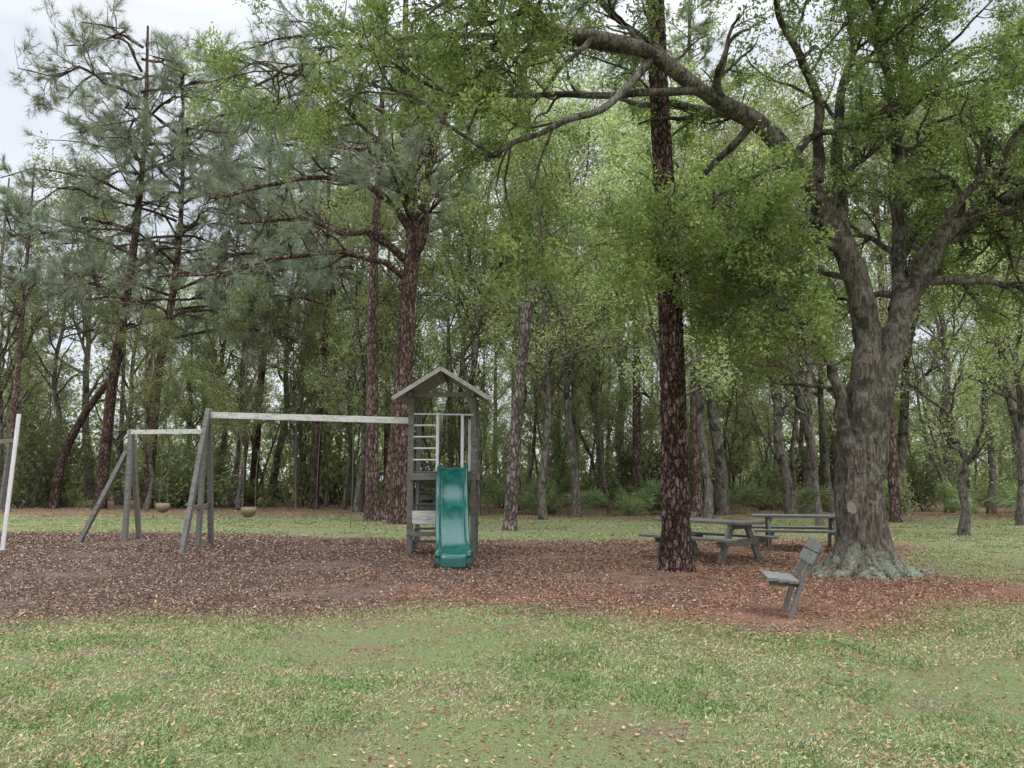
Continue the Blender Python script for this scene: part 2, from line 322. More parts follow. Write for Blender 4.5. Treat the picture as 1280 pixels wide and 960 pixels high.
def flatbits(x,y,L,W,tilt,zoff):
    n=len(x); a=rng.uniform(0,2*np.pi,n); el=rng.normal(0,tilt,n)
    d=np.stack([np.cos(a)*np.cos(el),np.sin(a)*np.cos(el),np.abs(np.sin(el))],-1)
    b=np.stack([-np.sin(a),np.cos(a),rng.normal(0,tilt,n)],-1); b=norm(b)
    s=(L*rng.uniform(.4,1.3,n))[:,None]; ww=(W*rng.uniform(.5,1.3,n))[:,None]
    p=np.stack([x,y,zoff+rng.uniform(0,.012,n)],-1)
    v=np.stack([p-d*s*.5,p+b*ww*.5,p+d*s*.5,p-b*ww*.5],1); v[...,2]=np.maximum(v[...,2],.004)
    return v.reshape(-1,3),np.arange(n*4).reshape(n,4)
x,y=sample(720000,3.6,34)
mk=mulchmask(x,y)
GN=260; gxx=np.linspace(-27,27,GN); gyy=np.linspace(3,35,GN)
PG=np.array([[noise.noise(Vector((a_*1.1,b_*1.1,3.)))+.7*noise.noise(Vector((a_*3.3,b_*3.3,8.))) for a_ in gxx] for b_ in gyy])
def patch(x,y): return PG[np.clip(((y-3)/32*GN).astype(int),0,GN-1),np.clip(((x+27)/54*GN).astype(int),0,GN-1)]
pv=np.clip(.5+patch(x,y)*.95+rng.normal(0,.12,len(x))-.008*x*(y<12)+.15*(y>18),0,1)
keep=(rng.uniform(0,1,len(x))<(1-mk)*(.42+.58*pv))&(mk<.9)
x,y,pv=x[keep],y[keep],pv[keep]; n=len(x)
a=rng.uniform(0,2*np.pi,n); el=rng.uniform(.1,1.1,n); h=rng.uniform(.022,.052,n)*(.65+.6*pv); sc=np.maximum(1,y/6)
d=np.stack([np.cos(a)*np.cos(el),np.sin(a)*np.cos(el),np.sin(el)],-1)*h[:,None]
b=np.stack([-np.sin(a),np.cos(a),0*a],-1)*(.0023*sc*rng.uniform(.6,1.4,n))[:,None]
p=np.stack([x,y,np.zeros(n)],-1)
v=np.stack([p-b,p+b,p+d*.6+b*.7,p+d+np.array([0,0,-.15])*h[:,None]],1).reshape(-1,3)
obj("grass",mesh_np("grass",v,np.arange(n*4).reshape(n,4),M_GRASS,np.clip(rng.uniform(0,1,n)-.45*(pv-.45),0,1)),kind="stuff")
x,y=sample(430000,7.8,26); mk=mulchmask(x,y); k=rng.uniform(0,1,len(x))<mk**1.3; x,y=x[k],y[k]; sc=np.maximum(1,y/11)
v,f=flatbits(x,y,.045*sc,.013*sc,.3,.01)
obj("wood_mulch",mesh_np("wood_mulch",v,f,M_CHIP,rng.uniform(0,1,len(x))**1.25),kind="stuff")
x,y=sample(40000,3.6,45); k=(mulchmask(x,y)<.9)&(rng.uniform(0,1,len(x))<np.where(y<14,1.15-1.0*np.clip(.5+patch(x,y),0,1),.7)); x,y=x[k],y[k]
v,f=flatbits(x,y,.038*np.maximum(1,y/10),.021*np.maximum(1,y/10),.3,.026)
x2,y2=sample(36000,7,14.5); k=(rng.uniform(0,1,len(x2))<np.exp(-np.abs(sdf(x2,y2)+.3)*1.2)); x2,y2=x2[k],y2[k]
v2,f2=flatbits(x2,y2,.042,.018,.3,.02)
x3,y3=sample(12000,9,22); k=mulchmask(x3,y3)>.6; x3,y3=x3[k],y3[k]; v3,f3=flatbits(x3,y3,.055*np.maximum(1,y3/13),.03*np.maximum(1,y3/13),.35,.025)
v,f=merge([(v,f),(v2,f2),(v3,f3)])
obj("leaf_litter",mesh_np("leaf_litter",v,f,M_BROWNLEAF,rng.uniform(0,1,len(f))),kind="stuff")
n=90; x,y=sample(n,10,28); a=rng.uniform(0,6.28,n); L=rng.uniform(.08,.3,n)
st=np.stack([x,y,np.full(n,.02)],-1); pts=np.zeros((n,4,3)); pts[:,0]=st
for k in range(1,4):
    a=a+rng.normal(0,.3,n); pts[:,k]=pts[:,k-1]+np.stack([np.cos(a),np.sin(a),rng.uniform(-.02,.06,n)],-1)*(L/3)[:,None]
v,f=tubes(pts,np.repeat((L*.012+.002)[:,None],4,1),4)
obj("fallen_twigs",mesh_np("fallen_twigs",v,f,M_TREEBARK),kind="stuff")
# ------------------------------------------------------------------ tree kinds
def deciduous(name,H,r0,c0,R,n1,n2,n3,nl,ls,leafm,lean=.04,bark=M_TREEBARK):
    P=12; tr=np.zeros((1,P,3)); z=np.linspace(0,H,P); 
    wx=np.cumsum(rng.normal(0,lean*H/8,P)); wy=np.cumsum(rng.normal(0,lean*H/8,P)); wx-=wx[0]; wy-=wy[0]
    tr[0,:,0]=wx; tr[0,:,1]=wy; tr[0,:,2]=z-.1
    trr=(r0*np.linspace(1,.12,P))[None]; trr[0,0]*=1.35
    b1,r1=branch(tr,trr,n1,c0,.97,.85,R,8,up=.3,wob=.18,curve=.05,rs=.6,shape=lambda t:.6+.5*np.sin(np.clip((t-c0)/(1-c0),0,1)*np.pi))
    b2,r2=branch(b1,r1,n2,.25,1,.8,R*.42,6,up=.05,wob=.2,curve=.0,rs=.6)
    b3,r3=branch(b2,r2,n3,.2,1,.8,R*.2,4,up=.0,wob=.25,curve=-.03,rs=.6,rmin=.008)
    V,F_=merge([tubes(tr,trr,12),tubes(b1,r1,6),tubes(b2,r2,4),tubes(b3,r3,3)])
    tm=mesh_np(name+"_trunk",V,F_,bark,smooth=True)
    v,f,rn=leaves(b3,nl,R*.045,ls,ls*.5)
    return tm,mesh_np(name+"_crown",v,f,leafm,rn)
def pine(name,H,r0,c0,R,n1,n2,nt_,k,nL,nW,bark=M_PINEBARK,ctrl=None,limbs=None,leafm=M_PINE,sides=20,nang=1.15,tf=3):
    P=40
    if ctrl is None:
        lx,ly=rng.normal(0,H*.012,2); ctrl=[(0,0,-.1),(lx*.5,ly*.5,H*.3),(lx,ly,H*.6),(lx*.8,ly*1.2,H)]
    tr=catmull(ctrl,P)[None]; s=np.linspace(0,1,P)
    trr=(r0*(1-.8*s**1.2)+r0*.35*np.exp(-s*H/.35))[None]
    parts=[tubes(tr,trr,sides)]
    b1,r1=branch(tr,trr,n1,c0,.98,nang,R,10,up=.15,wob=.16,curve=.02,rs=.4,shape=lambda t:1-.5*np.clip((t-c0)/(1-c0),0,1))
    if limbs:
        L=np.stack([catmull(l,14) for l,_ in limbs]); L[:,3:]+=np.cumsum(rng.normal(0,.08,size=L[:,3:].shape),axis=1)
        Lr=np.stack([np.linspace(r,r*.25,14) for _,r in limbs])
        parts.append(tubes(L,Lr,8))
        q=branch(L,Lr,len(limbs)*4,.3,1,.7,R*.75,10,up=.05,wob=.22,rs=.6)
        L10=L[:,np.linspace(0,13,10).astype(int)]; Lr10=Lr[:,np.linspace(0,13,10).astype(int)]
        b1=np.concatenate([b1,L10,q[0]]); r1=np.concatenate([r1,Lr10,q[1]])
    b2,r2=branch(b1,r1,n2,.3,1,.75,R*.36,5,up=.05,wob=.25,curve=.02,rs=.6,rmin=.012)
    b3,r3=branch(b2,r2,n2*tf,.2,1,.6,R*.17,4,up=.05,wob=.2,curve=.03,rs=.6,rmin=.007)
    parts+= [tubes(b1,r1,6),tubes(b2,r2,4),tubes(b3,r3,3)]
    V,F_=merge(parts); tm=mesh_np(name+"_trunk",V,F_,bark,smooth=True)
    v,f,rn=needles(b3,nt_,k,nL,nW,t0=.1)
    return tm,mesh_np(name+"_crown",v,f,leafm,rn)
def place(name,meshes,x,y,rot,s,label,cat,group=None,sz=None,tilt=0,tiltdir=0):
    e=obj(name,None,loc=(x,y,0)); e.rotation_euler=(tilt*math.cos(tiltdir),tilt*math.sin(tiltdir),rot); e.scale=(s,s,s if sz is None else sz)
    e["label"]=label; e["category"]=cat
    if group: e["group"]=group
    e.empty_display_size=.3
    obj("trunk",meshes[0],parent=e); 
    if meshes[1]: obj("crown",meshes[1],parent=e)
    return e
LT=[deciduous("lt%d"%i,15,(.13,.2,.16)[i],.28,4.6,22,160,750,13000,.135,M_LIGHTLEAF,.07) for i in range(3)]
MT=[deciduous("mt%d"%i,17,(.17,.27,.21)[i],.3,4.4,22,160,750,11500,.15,M_MIDLEAF,.07) for i in range(3)]
SM=[deciduous("sm%d"%i,7.5,.09,.12,3.3,20,140,650,8500,.115,(M_LIGHTLEAF,M_MIDLEAF)[i%2],.12) for i in range(4)]
TH=[deciduous("th%d"%i,14,.10,.3,2.2,16,90,350,2600,.13,M_LIGHTLEAF,.07) for i in range(3)]
BT=[deciduous("bt%d"%i,13,.22,.25,4.5,20,170,800,6500,.14,M_LIGHTLEAF,.11,bark=M_TREEBARK) for i in range(2)]
PK=[pine("pk%d"%i,22,.24,.6,3.0,22,110,1200,12,.42,.022) for i in range(3)]
placed=[]
def ok(x,y,dmin): return all((x-a)**2+(y-b)**2>dmin**2 for a,b in placed)
def put(kindlist,nm,x,y,s=1.,label="",cat="tree",group="woodland trees behind the playground",tilt=0,td=0,sz=None):
    placed.append((x,y)); return place(nm,random.choice(kindlist),x,y,random.uniform(0,6.28),s,label,cat,group,sz,tilt,td)
LP="tall pine with reddish bark at the edge of the woods"; LD="leafy green tree growing in the woods"; LSM="small understory tree with light green leaves"
LTN="thin young tree with sparse pale leaves in the woods"; LS_="spreading tree with pale yellow-green leaves on the grass edge"
put(PK,"pine_tree",-24.6,38,.8,"short pine trunk with reddish bark near a leaning trunk"); put(BT,"broadleaf_tree",-27.5,42,1.05,"dark crooked tree with sparse branches among pines")
put(BT,"broadleaf_tree",-23.5,47,1.1,"dark crooked tree with sparse branches among pines")
put(PK,"pine_tree",5.9,37,.95,LP); put(PK,"pine_tree",7.9,33.5,1.1,LP)
put(PK,"pine_tree",-8,50,1.,LP); put(PK,"pine_tree",14.2,29,.85,LP); put(PK,"pine_tree",9.5,40,.9,LP)
for x,y,s in ((-14,40,.68),(-18,38.5,.6),(-11.5,42,.72),(-15.8,44,.8),(-8.8,41,.7)): put(LT,"broadleaf_tree",x,y,s,LS_)
put(MT,"broadleaf_tree",1.8,36,.95,LD); put(LT,"broadleaf_tree",3.2,38,1.0,LD); put(LT,"broadleaf_tree",4.75,22.4,.8,"slender tree with bright green leaves behind a pine trunk")
put(LT,"broadleaf_tree",1.2,30.5,1.0,LD); put(MT,"broadleaf_tree",11.8,33,1.1,LD); put(LT,"broadleaf_tree",13.4,36,1.2,LD)
put(BT,"broadleaf_tree",12.9,22.5,.62,"thin dark forked tree on grass beside the woods"); put(LT,"broadleaf_tree",19.5,30,1.05,LD); put(LT,"broadleaf_tree",17.5,27,.85,LD)
put(LT,"broadleaf_tree",-4.6,36,1.1,LD); put(LT,"broadleaf_tree",-7.5,38,1.0,LD)
put(LT,"broadleaf_tree",7.0,28,.95,LD); put(LT,"broadleaf_tree",10.6,27,.9,LD)
for x,y,s in ((-1.6,34,1.35),(2.7,33,1.2),(.4,40,1.5),(-3,43,1.5),(4.9,43,1.5),(9.2,34.5,1.3),(15.5,38,1.35),(18.6,37,1.3),(-9.5,46,1.35),(-13,48,1.3),(-18.5,49,1.25),(22,36,1.25),(7,47,1.5)): put(LT+MT,"broadleaf_tree",x,y,s,"tall leafy green tree rising over the woods")
def fill(N_,y0,y1,dm,fn,slope=.72,pad=5,ly=44):
    c=0
    for _ in range(6000):
        y=random.uniform(y0,y1); x=random.uniform(-1,1)*(y*slope+pad)
        if x<-6 and y<ly: continue
        if not ok(x,y,dm): continue
        fn(x,y); c+=1
        if c>=N_: break
def f1(x,y):
    r=random.random()
    if r<.42: put(LT,"broadleaf_tree",x,y,random.uniform(.85,1.3),LD)
    elif r<.7: put(MT,"broadleaf_tree",x,y,random.uniform(.85,1.3),LD)
    else: put(PK,"pine_tree",x,y,random.uniform(.8,1.0),LP)
fill(58,37,74,3.8,f1)
fill(58,34,60,1.4,lambda x,y: put(TH,"young_tree",x,y,random.uniform(.6,1.2),LTN,group="thin young trees in the woods",tilt=random.choice((.05,.1,.2,.4))*random.uniform(.6,1.2),td=random.uniform(0,6.28)))
fill(60,34,60,1.8,lambda x,y: put(SM,"understory_tree",x,y,random.uniform(.5,1.2),LSM,group="understory trees in the woods",tilt=random.uniform(0,.25),td=random.uniform(0,6.28)))
def shrub(name,R,nl,ls,mat):
    n=26; pts=np.zeros((n,6,3)); a=rng.uniform(0,6.28,n); d=np.stack([np.cos(a),np.sin(a),rng.uniform(.4,2.2,n)],-1); d=norm(d)
    pts[:,0]=np.stack([rng.normal(0,R*.2,n),rng.normal(0,R*.2,n),np.zeros(n)],-1)
    for k in range(1,6):
        d=norm(d+rng.normal(size=d.shape)*.18); pts[:,k]=pts[:,k-1]+d*(R*.22*rng.uniform(.6,1.2,n))[:,None]
    r=np.repeat(np.linspace(.02,.006,6)[None],n,0)
    b2,r2=branch(pts,r,220,.15,1,.8,R*.35,4,up=.1,wob=.25,rs=.6)
    v,f=merge([tubes(pts,r,4),tubes(b2,r2,3)]); v2,f2,rn=leaves(b2,nl,R*.07,ls,ls*.5)
    nf0=len(f); V,F_=merge([(v,f),(v2,f2)])
    me=mesh_np(name,V,F_,mat,np.concatenate([np.zeros(nf0),rn])); me.materials.append(M_TREEBARK)
    mi=np.zeros(len(F_),dtype=np.int32); mi[:nf0]=1; me.polygons.foreach_set("material_index",mi); return me
SH=[shrub("shrub_a",1.9,4500,.14,M_DARKLEAF),shrub("shrub_b",1.6,3000,.13,M_LIGHTLEAF),shrub("shrub_c",2.3,4500,.15,M_MIDLEAF),shrub("shrub_d",2.1,2200,.14,M_LIGHTLEAF)]
cnt=0
for tr_ in range(2000):
    y=random.uniform(34,62); x=random.uniform(-1,1)*(y*.72+3)
    if x<-5 and y<43: continue
    o=obj("shrub",random.choice(SH),loc=(x,y,0)); s=random.choice((.3,.45,.7,1.,1.4,1.8))*random.uniform(.85,1.15)*(1.1 if x<-5 else .85)*(.7 if y<40 else 1.05); o.scale=(s*.9,s*.9,s*random.uniform(.6,1.5)); o.rotation_euler=(0,0,random.uniform(0,6.28))
    o["label"]="dense green shrub growing among the woodland trees"; o["category"]="shrub"; o["group"]="shrubs along the edge of the woods"; cnt+=1
    if cnt>=110: break
def palmetto():
    T=[];
    for i in range(13):
        a=random.uniform(0,6.28); e=random.uniform(.5,1.3); L=random.uniform(.5,1.0)
        d=np.array([math.cos(a)*math.cos(e),math.sin(a)*math.cos(e),math.sin(e)]); c=d*L
        s=np.cross(d,[0,0,1]); s/=np.linalg.norm(s); u=np.cross(s,d)
        T.append((np.array([[0,0,0],[.015,0,0],c+s*.012,c-s*.012]),np.array([[0,1,2,3]])))
        for j in range(17):
            th=(j/16-.5)*4.0; dd=d*math.cos(th)+s*math.sin(th)+u*random.uniform(-.1,.15); l=.55*random.uniform(.85,1.1)
            q=np.cross(dd,u); q/=np.linalg.norm(q)
            T.append((np.array([c,c+dd*l*.5+q*.025,c+dd*l-np.array([0,0,.07]),c+dd*l*.5-q*.025]),np.array([[0,1,2,3]])))
    v,f=merge(T); return mesh_np("palmetto",v,f,M_PALM,rng.uniform(0,1,len(f)))
PM=[palmetto() for _ in range(3)]
for (x,y) in [(5.2,34),(6.4,36),(7.3,35),(9.6,36),(3.4,35),(22.5,34),(21,32),(24,36),(19.7,34),(11,37),(-1,36),(-3,38),(16,35),(13,34),(26,38),(8.3,38),(-9,45),(-16,46),(1.3,34.5)]:
    o=obj("palmetto",random.choice(PM),loc=(x,y,0)); s=random.uniform(1,1.5); o.scale=(s,s,s); o.rotation_euler=(0,0,random.uniform(0,6.28))
    o["label"]="low saw palmetto with fan shaped green fronds"; o["category"]="palm"; o["group"]="palmettos on the woodland floor"
# far woodland mass
nb=1600; cx=rng.uniform(-110,110,nb); cy=rng.uniform(64,98,nb); cz=np.where(rng.uniform(0,1,nb)<.65,rng.uniform(0,6.5,nb),rng.uniform(6,16,nb)*(.75+.25*np.sin(cx*.12)))
n=100000; i=rng.integers(nb,size=n); p=np.stack([cx,cy,cz],-1)[i]+rng.normal(size=(n,3))*np.array([2.2,2.,1.2]); p[:,2]=np.abs(p[:,2])
v,f,rn=leaves(np.stack([p,p+.1],1),n,.1,.5,.3)
obj("far_woodland",mesh_np("far_woodland",v,f,M_MIDLEAF,np.clip(rng.uniform(0,1,nb)[i]*.6+rn*.4,0,1)),kind="stuff")
# ------------------------------------------------------------------ hero pines
def hero(name,me,b,label):
    e=obj(name,None,loc=(b[0],b[1],0)); e["label"]=label; e["category"]="tree"; obj("trunk",me[0],parent=e); 
    if me[1]: obj("crown",me[1],parent=e)
    return e
def frontpine():
    b=(2.87,13.8); H=21
    P=420; sides=72; ctrl=[(0,0,-.1),(0.02,0,3),(0.0,.05,6),(-.08,.1,9),(-.1,.1,14),(0,0,21)]
    tr=catmull(ctrl,P)[None]; z=tr[0,:,2]; trr=(.25-.0085*z+.10*np.exp(-z/.25))[None]
    def rm(R,pts,th):
        R=R.copy()
        for i in range(P):
            zz=pts[0,i,2]
            if zz>11: continue
            for j in range(sides):
                c_,s_=math.cos(th[j]),math.sin(th[j]); q=Vector((c_*3.4,s_*3.4,zz*4.4))
                q+=noise.noise_vector(q*1.5)*.5
                dd,_=noise.voronoi(q*1.4); e=min((dd[1]-dd[0])*2.4,1.)
                R[0,i,j]+= .024*(e-.6)+.012*noise.noise(q*4)
        return R
    parts=[tubes(tr,trr,sides,rm)]
    lt=tr[:,::20]; lr=trr[:,::20]
    b1,r1=branch(lt,lr,22,.64,.98,1.15,3.4,8,up=.2,wob=.13,rs=.4)
    b0,r0=branch(lt,lr,10,.32,.5,1.3,1.2,5,up=.05,wob=.2,rs=.25)
    b2,r2=branch(b1,r1,150,.3,1,.7,1.5,5,up=.1,wob=.2,rs=.6,rmin=.01); b3,r3=branch(b2,r2,400,.3,1,.6,.5,3,up=.1,wob=.2,rmin=.006)
    parts+=[tubes(b1,r1,6),tubes(b0,r0,5),tubes(b2,r2,4),tubes(b3,r3,3)]
    V,F_=merge(parts); tm=mesh_np("front_pine_trunk",V,F_,M_FRONTBARK,smooth=True)
    v,f,rn=needles(b3,2600,12,.3,.012); return hero("pine_tree",(tm,mesh_np("front_pine_crown",v,f,M_PINE,rn)),b,"straight pine with scaly reddish bark standing in mulch")
frontpine()
limbs=[([(0.1,0,9.6),(-.9,-.6,10.3),(-2.2,-1.2,10.1),(-3.8,-1.6,10.6),(-5.6,-2,10.2)],.16),
([(0.2,0,10.8),(-.9,-.3,12.2),(-2.6,-.6,12.6),(-4.6,-1,12.2),(-6.8,-1.2,11.4)],.15),
([(0.3,0,11.2),(1.0,-.3,12.3),(1.0,-.4,14.),(1.8,-.5,15.5),(2.4,-.5,16.5)],.15),
([(0.2,0,12.5),(-.6,-.6,13.6),(-1.8,-1.3,14.6),(-3.5,-2,15.6),(-5,-2.3,16)],.14),
([(0.15,0,14),(1.1,-.7,15),(2.2,-1.2,15.4),(3.2,-1.6,15.2),(4,-1.8,14.6)],.12),
([(0.,0,9.),(-1,-1.5,9.4),(-2.6,-2.6,9.0),(-4.6,-3.4,8.2),(-6.5,-3.8,7.8)],.12),
([(0.1,0,11.8),(-.2,-1.4,12.6),(-.4,-2.8,12.8),(-.7,-3.6,12.6),(-1,-4.2,12.4)],.1),
([(-.1,0,14.5),(-1.2,-.5,15.6),(-3.2,-.8,16.2),(-5.2,-1,15.6),(-7.2,-1.2,15)],.1),
([(0.25,0,9.4),(.9,-.6,10.6),(.8,-1,11.8),(1.5,-1.2,12.8),(1.3,-1.4,13.8)],.12),
([(-.1,0,17),(-1.2,.5,18.6),(-3.2,.8,19),(-5.2,1,18.6),(-6.6,1.2,18)],.1)]
hero("pine_tree",pine("centre_pine",23,.375,.5,4.2,22,400,6000,8,.36,.015,bark=M_PINEBARK_DK,ctrl=[(0,0,-.1),(0,0,3.5),(.1,0,7),(.28,0,10.5),(.2,0,13),(-.1,0,17),(-.1,0,23)],limbs=limbs,sides=28),(-4.0,28),"massive old pine with many crooked limbs behind the play tower")
hero("pine_tree",pine("side_pine",20,.27,.65,3.,18,100,1000,12,.38,.02,ctrl=[(0,0,-.1),(-.1,0,5),(-.15,0,10),(0,0,15),(.1,0,20)]),(-5.35,30),"reddish pine trunk beside the massive pine")
hero("pine_tree",pine("lean_pine",19,.2,.7,2.6,14,70,600,12,.38,.02,ctrl=[(0,0,-.1),(.35,0,4),(.85,.2,8.5),(1.3,.3,13),(1.6,.3,19)]),(-5.0,31),"leaning slender pine beside the massive pine")
def droop(n,H0,H1,R):
    out=[]
    for i in range(n):
        z=H0+(H1-H0)*(i+random.random())/n; a=i*2.4+random.uniform(-.4,.4); r=R*random.uniform(.75,1.15)*(1.1-.45*(z-H0)/(H1-H0))
        zs=[z,z+.5,z+.7,z+.3,z-.5+random.uniform(-.8,.6)]; pts=[]
        for j,t in enumerate((0,.25,.5,.75,1)):
            aa=a+random.uniform(-.12,.12)*j; pts.append((.8+math.cos(aa)*r*t,math.sin(aa)*r*t,zs[j]))
        out.append((pts,.085))
    return out
BK=dict(bark=M_PINEBARK_DK,tf=4)
hero("pine_tree",pine("left_pine_a",27,.30,.6,4.8,18,560,9500,8,.48,.017,ctrl=[(0,0,-.1),(.3,0,7),(.9,0,13),(1.2,0,20),(1.,0,27)],limbs=droop(26,9,26,7.9),**BK),(-21.6,41),"tall pine with grey-green needles and slightly leaning trunk")
hero("pine_tree",pine("left_pine_b",25,.28,.6,4.6,16,560,9500,8,.48,.017,ctrl=[(0,0,-.1),(.2,0,7),(.8,0,12),(1.0,0,17),(.7,0,25)],limbs=droop(26,9,24,8.),**BK),(-19.6,42),"tall pine with grey-green needles and drooping limbs")
hero("pine_tree",pine("left_pine_c",26,.24,.6,4.2,16,460,7200,8,.48,.017,ctrl=[(0,0,-.1),(.2,0,7),(.5,0,12),(.3,0,17),(.2,0,26)],limbs=droop(22,10,24.5,6.8),**BK),(-10.4,41),"tall thin pine with wide grey-green crown")
hero("pine_tree",pine("left_pine_d",28,.26,.6,4.2,16,460,7200,8,.50,.019,ctrl=[(0,0,-.1),(.2,0,7),(.5,0,12),(.3,0,17),(.2,0,28)],limbs=droop(22,12,27,7.4),**BK),(-15.6,47),"tall thin pine with wide grey-green crown")
tr=catmull([(0,0,-.1),(.3,0,2.6),(1.3,0,5.0),(2.7,0,7.2),(3.3,0,8.6)],16)[None]; v,f=tubes(tr,np.linspace(.27,.11,16)[None],12)
hero("leaning_tree",(mesh_np("leaning_trunk",v,f,M_PINEBARK_DK,smooth=True),None),(-24.9,42.5),"bare leaning trunk propped among other pines")
tr=catmull([(0,0,-.1),(.12,0,2),(.3,0,4.4),(.58,0,7.0),(.6,0,7.15)],40)[None]; rr=np.linspace(.21,.15,40)[None]; rr[0,-1]=.01; rr[0,0]=.28; rr[0,1]=.24
sb,sr=branch(tr,rr,9,.5,.97,1.2,.7,4,up=.1,wob=.2,rs=.25)
v,f=merge([tubes(tr,rr,16),tubes(sb,sr,5)])
hero("dead_tree_snag",(mesh_np("snag_trunk",v,f,M_SNAGBARK,smooth=True),None),(-.07,24.3),"broken dead pine snag leaning slightly on grass")
# ------------------------------------------------------------------ hero oak
B=(6.0,13.5)
def oak():
    P=180; sides=120
    ctrl=[(0,0,-.15),(0,0,.5),(-.02,0,1.4),(.06,0,2.2),(.2,0,2.9),(.3,0,3.5)]
    tr=catmull(ctrl,P)[None]; z=tr[0,:,2]
    trr=np.interp(z,[-.2,0,.12,.3,.6,1.,1.6,2.4,2.9,3.2,3.5],[.76,.68,.56,.465,.415,.39,.37,.36,.36,.30,.18])[None]
    def rm(R,pts,th):
        zz=pts[0,:,2][:,None]; t=th[None,:]
        R=R[0]*(1+.42*np.exp(-np.maximum(zz,0)/.22)*np.maximum(0,np.cos(6*t+.6+.9*np.sin(t)))**1.3+.05*np.cos(3*t+zz*.5)+.035*np.cos(7*t+1.1*zz))
        for i in range(P):
            for j in range(sides):
                c_,s_=math.cos(th[j]),math.sin(th[j]); zq=pts[0,i,2]
                R[i,j]+=.02*noise.noise(Vector((c_*8,s_*8,zq*1.5)))+.02*(abs(noise.noise(Vector((c_*13,s_*13,zq*2.6))))-.2)+.014*noise.noise(Vector((c_*28,s_*28,zq*9)))
        return R[None]
    parts=[tubes(tr,trr,sides,rm)]
    NR=11; RT=np.zeros((NR,16,3)); RR=np.zeros((NR,16))
    for i in range(NR):
        a=i*2*math.pi/NR+random.uniform(-.2,.2); Lr_=random.uniform(.85,1.35); q=np.linspace(0,1,16); aa=a+.25*np.sin(q*4+i)*q
        rr_=.28+q*(Lr_-.28); RT[i,:,0]=np.cos(aa)*rr_; RT[i,:,1]=np.sin(aa)*rr_; RT[i,:,2]=.42*np.exp(-q*4.2)-.05*q+.025*np.sin(q*11+i); RR[i]=np.interp(q,[0,.3,1],[.19,.13,.035])*(1+.12*np.sin(q*15+i*2))
    parts.append(tubes(RT,RR,14))
    W=[
    ([(6.0,13.45,1.7),(6.10,13.42,2.9),(6.28,13.45,3.9),(6.22,13.5,4.8),(5.9,13.5,5.8),(5.5,13.4,6.6),(4.9,13.2,7.3),(4.15,13,7.95),(3.2,12.5,8.3),(2.1,12,8.6),(.76,11.5,8.6),(0,11,8.9),(-2.4,10.6,9.2),(-4.8,10.4,9.2)],.31),
    ([(6.15,13.5,1.7),(6.42,13.5,2.9),(6.95,13.5,4.6),(7.7,13.6,5.7),(8.7,13.8,6.5),(10,14,7.2),(11.8,14,7.8)],.32),
    ([(6.3,13.6,2.4),(6.7,13.65,3.8),(7.15,13.8,5.6),(7.3,14,8.2),(7.6,14.1,9.8),(7.9,14.2,13)],.23),
    ([(6.05,13.5,5.4),(5.95,13.6,7.0),(6.15,13.6,8.7),(6.5,13.8,11),(6.3,14,13)],.15),
    ([(5.5,13.4,6.9),(5.5,13.2,8.),(5.0,12.8,9.2),(4.2,12.4,10.4),(3,12,11.5)],.12),
    ([(2.3,12.1,8.5),(1.6,11.8,7.6),(.75,11.5,7.1),(.1,11.4,6.75),(-.5,11.4,6.6),(-1.35,11.3,7.3),(-2.1,11.2,7.7)],.075),
    ([(3.3,12.5,8.2),(2.0,12.3,8.0),(.6,12.2,7.95),(-.5,12,7.8),(-1.4,11.9,8.0),(-2.6,11.8,8.6)],.08),
    ([(5.88,13.4,1.3),(5.72,13.3,2.4),(5.6,13.2,3.1),(5.3,13.05,3.7),(4.8,12.9,4.3),(4.2,12.8,4.8)],.16),
    ([(4.3,13,7.9),(3.8,13.6,7.4),(3.4,14.2,7.1),(2.6,14.8,6.6),(1.6,15.2,6.2)],.085),
    ([(5.9,13.5,6.0),(5.2,14.2,6.4),(4.4,15,6.2),(3.8,15.8,5.8)],.09),
    ([(7.2,13.6,5.3),(7.6,12.7,6.2),(8,11.8,6.9),(8.2,10.8,7.4)],.11),
    ([(7.3,13.9,8),(6.6,13,9.3),(5.8,12,10.2),(4.6,11,10.8)],.1),
    ([(8.7,13.8,6.6),(9.2,13.2,7.9),(9.6,12.6,9.1),(9.8,12,10.5)],.1),
    ([(6.85,13.6,4.6),(7.6,14.6,5.9),(8.4,15.6,6.6),(9.6,16.6,7)],.11),
    ([(2.1,12,8.6),(-.5,12.5,9.2),(-2.4,13,9.3),(-3.9,13.4,9.1),(-4.8,13.6,8.9)],.08),
    ([(.76,11.5,8.6),(-1.2,12.6,8.9),(-2.6,13.8,9.6),(-4.,14.6,10.2)],.07),
    ([(4.15,13,7.95),(2.8,14.2,8.8),(1.4,15.4,9.6),(-.2,16.4,10.2)],.09),
    ([(7.3,14,8.4),(8.4,14.6,9.5),(9.4,15,10.2),(10.6,15.4,10.8)],.1),
    ([(5.95,13.5,5.7),(5.3,13.1,6.1),(4.6,12.8,6.1),(4.0,12.6,5.7),(3.7,12.5,5.1)],.07),
    ([(5.0,13.2,7.2),(4.4,12.9,6.9),(3.8,12.7,6.5),(3.2,12.6,6.0),(2.8,12.6,5.4)],.06),
    ([(6.0,13.6,5.2),(5.4,14.3,5.5),(4.8,14.9,5.2),(4.2,15.4,4.7)],.06)]
    NP=60
    Ls=np.stack([catmull(l,NP) for l,_ in W])-np.array([B[0],B[1],0])
    Lr=np.stack([(r*.2+(r*.8)*(1-np.linspace(0,1,NP)**.75)) for _,r in W]); Lr=np.maximum(Lr,.025)*(1+.05*rng.normal(size=Lr.shape))
    tt=np.linspace(0,1,NP)[None,:]
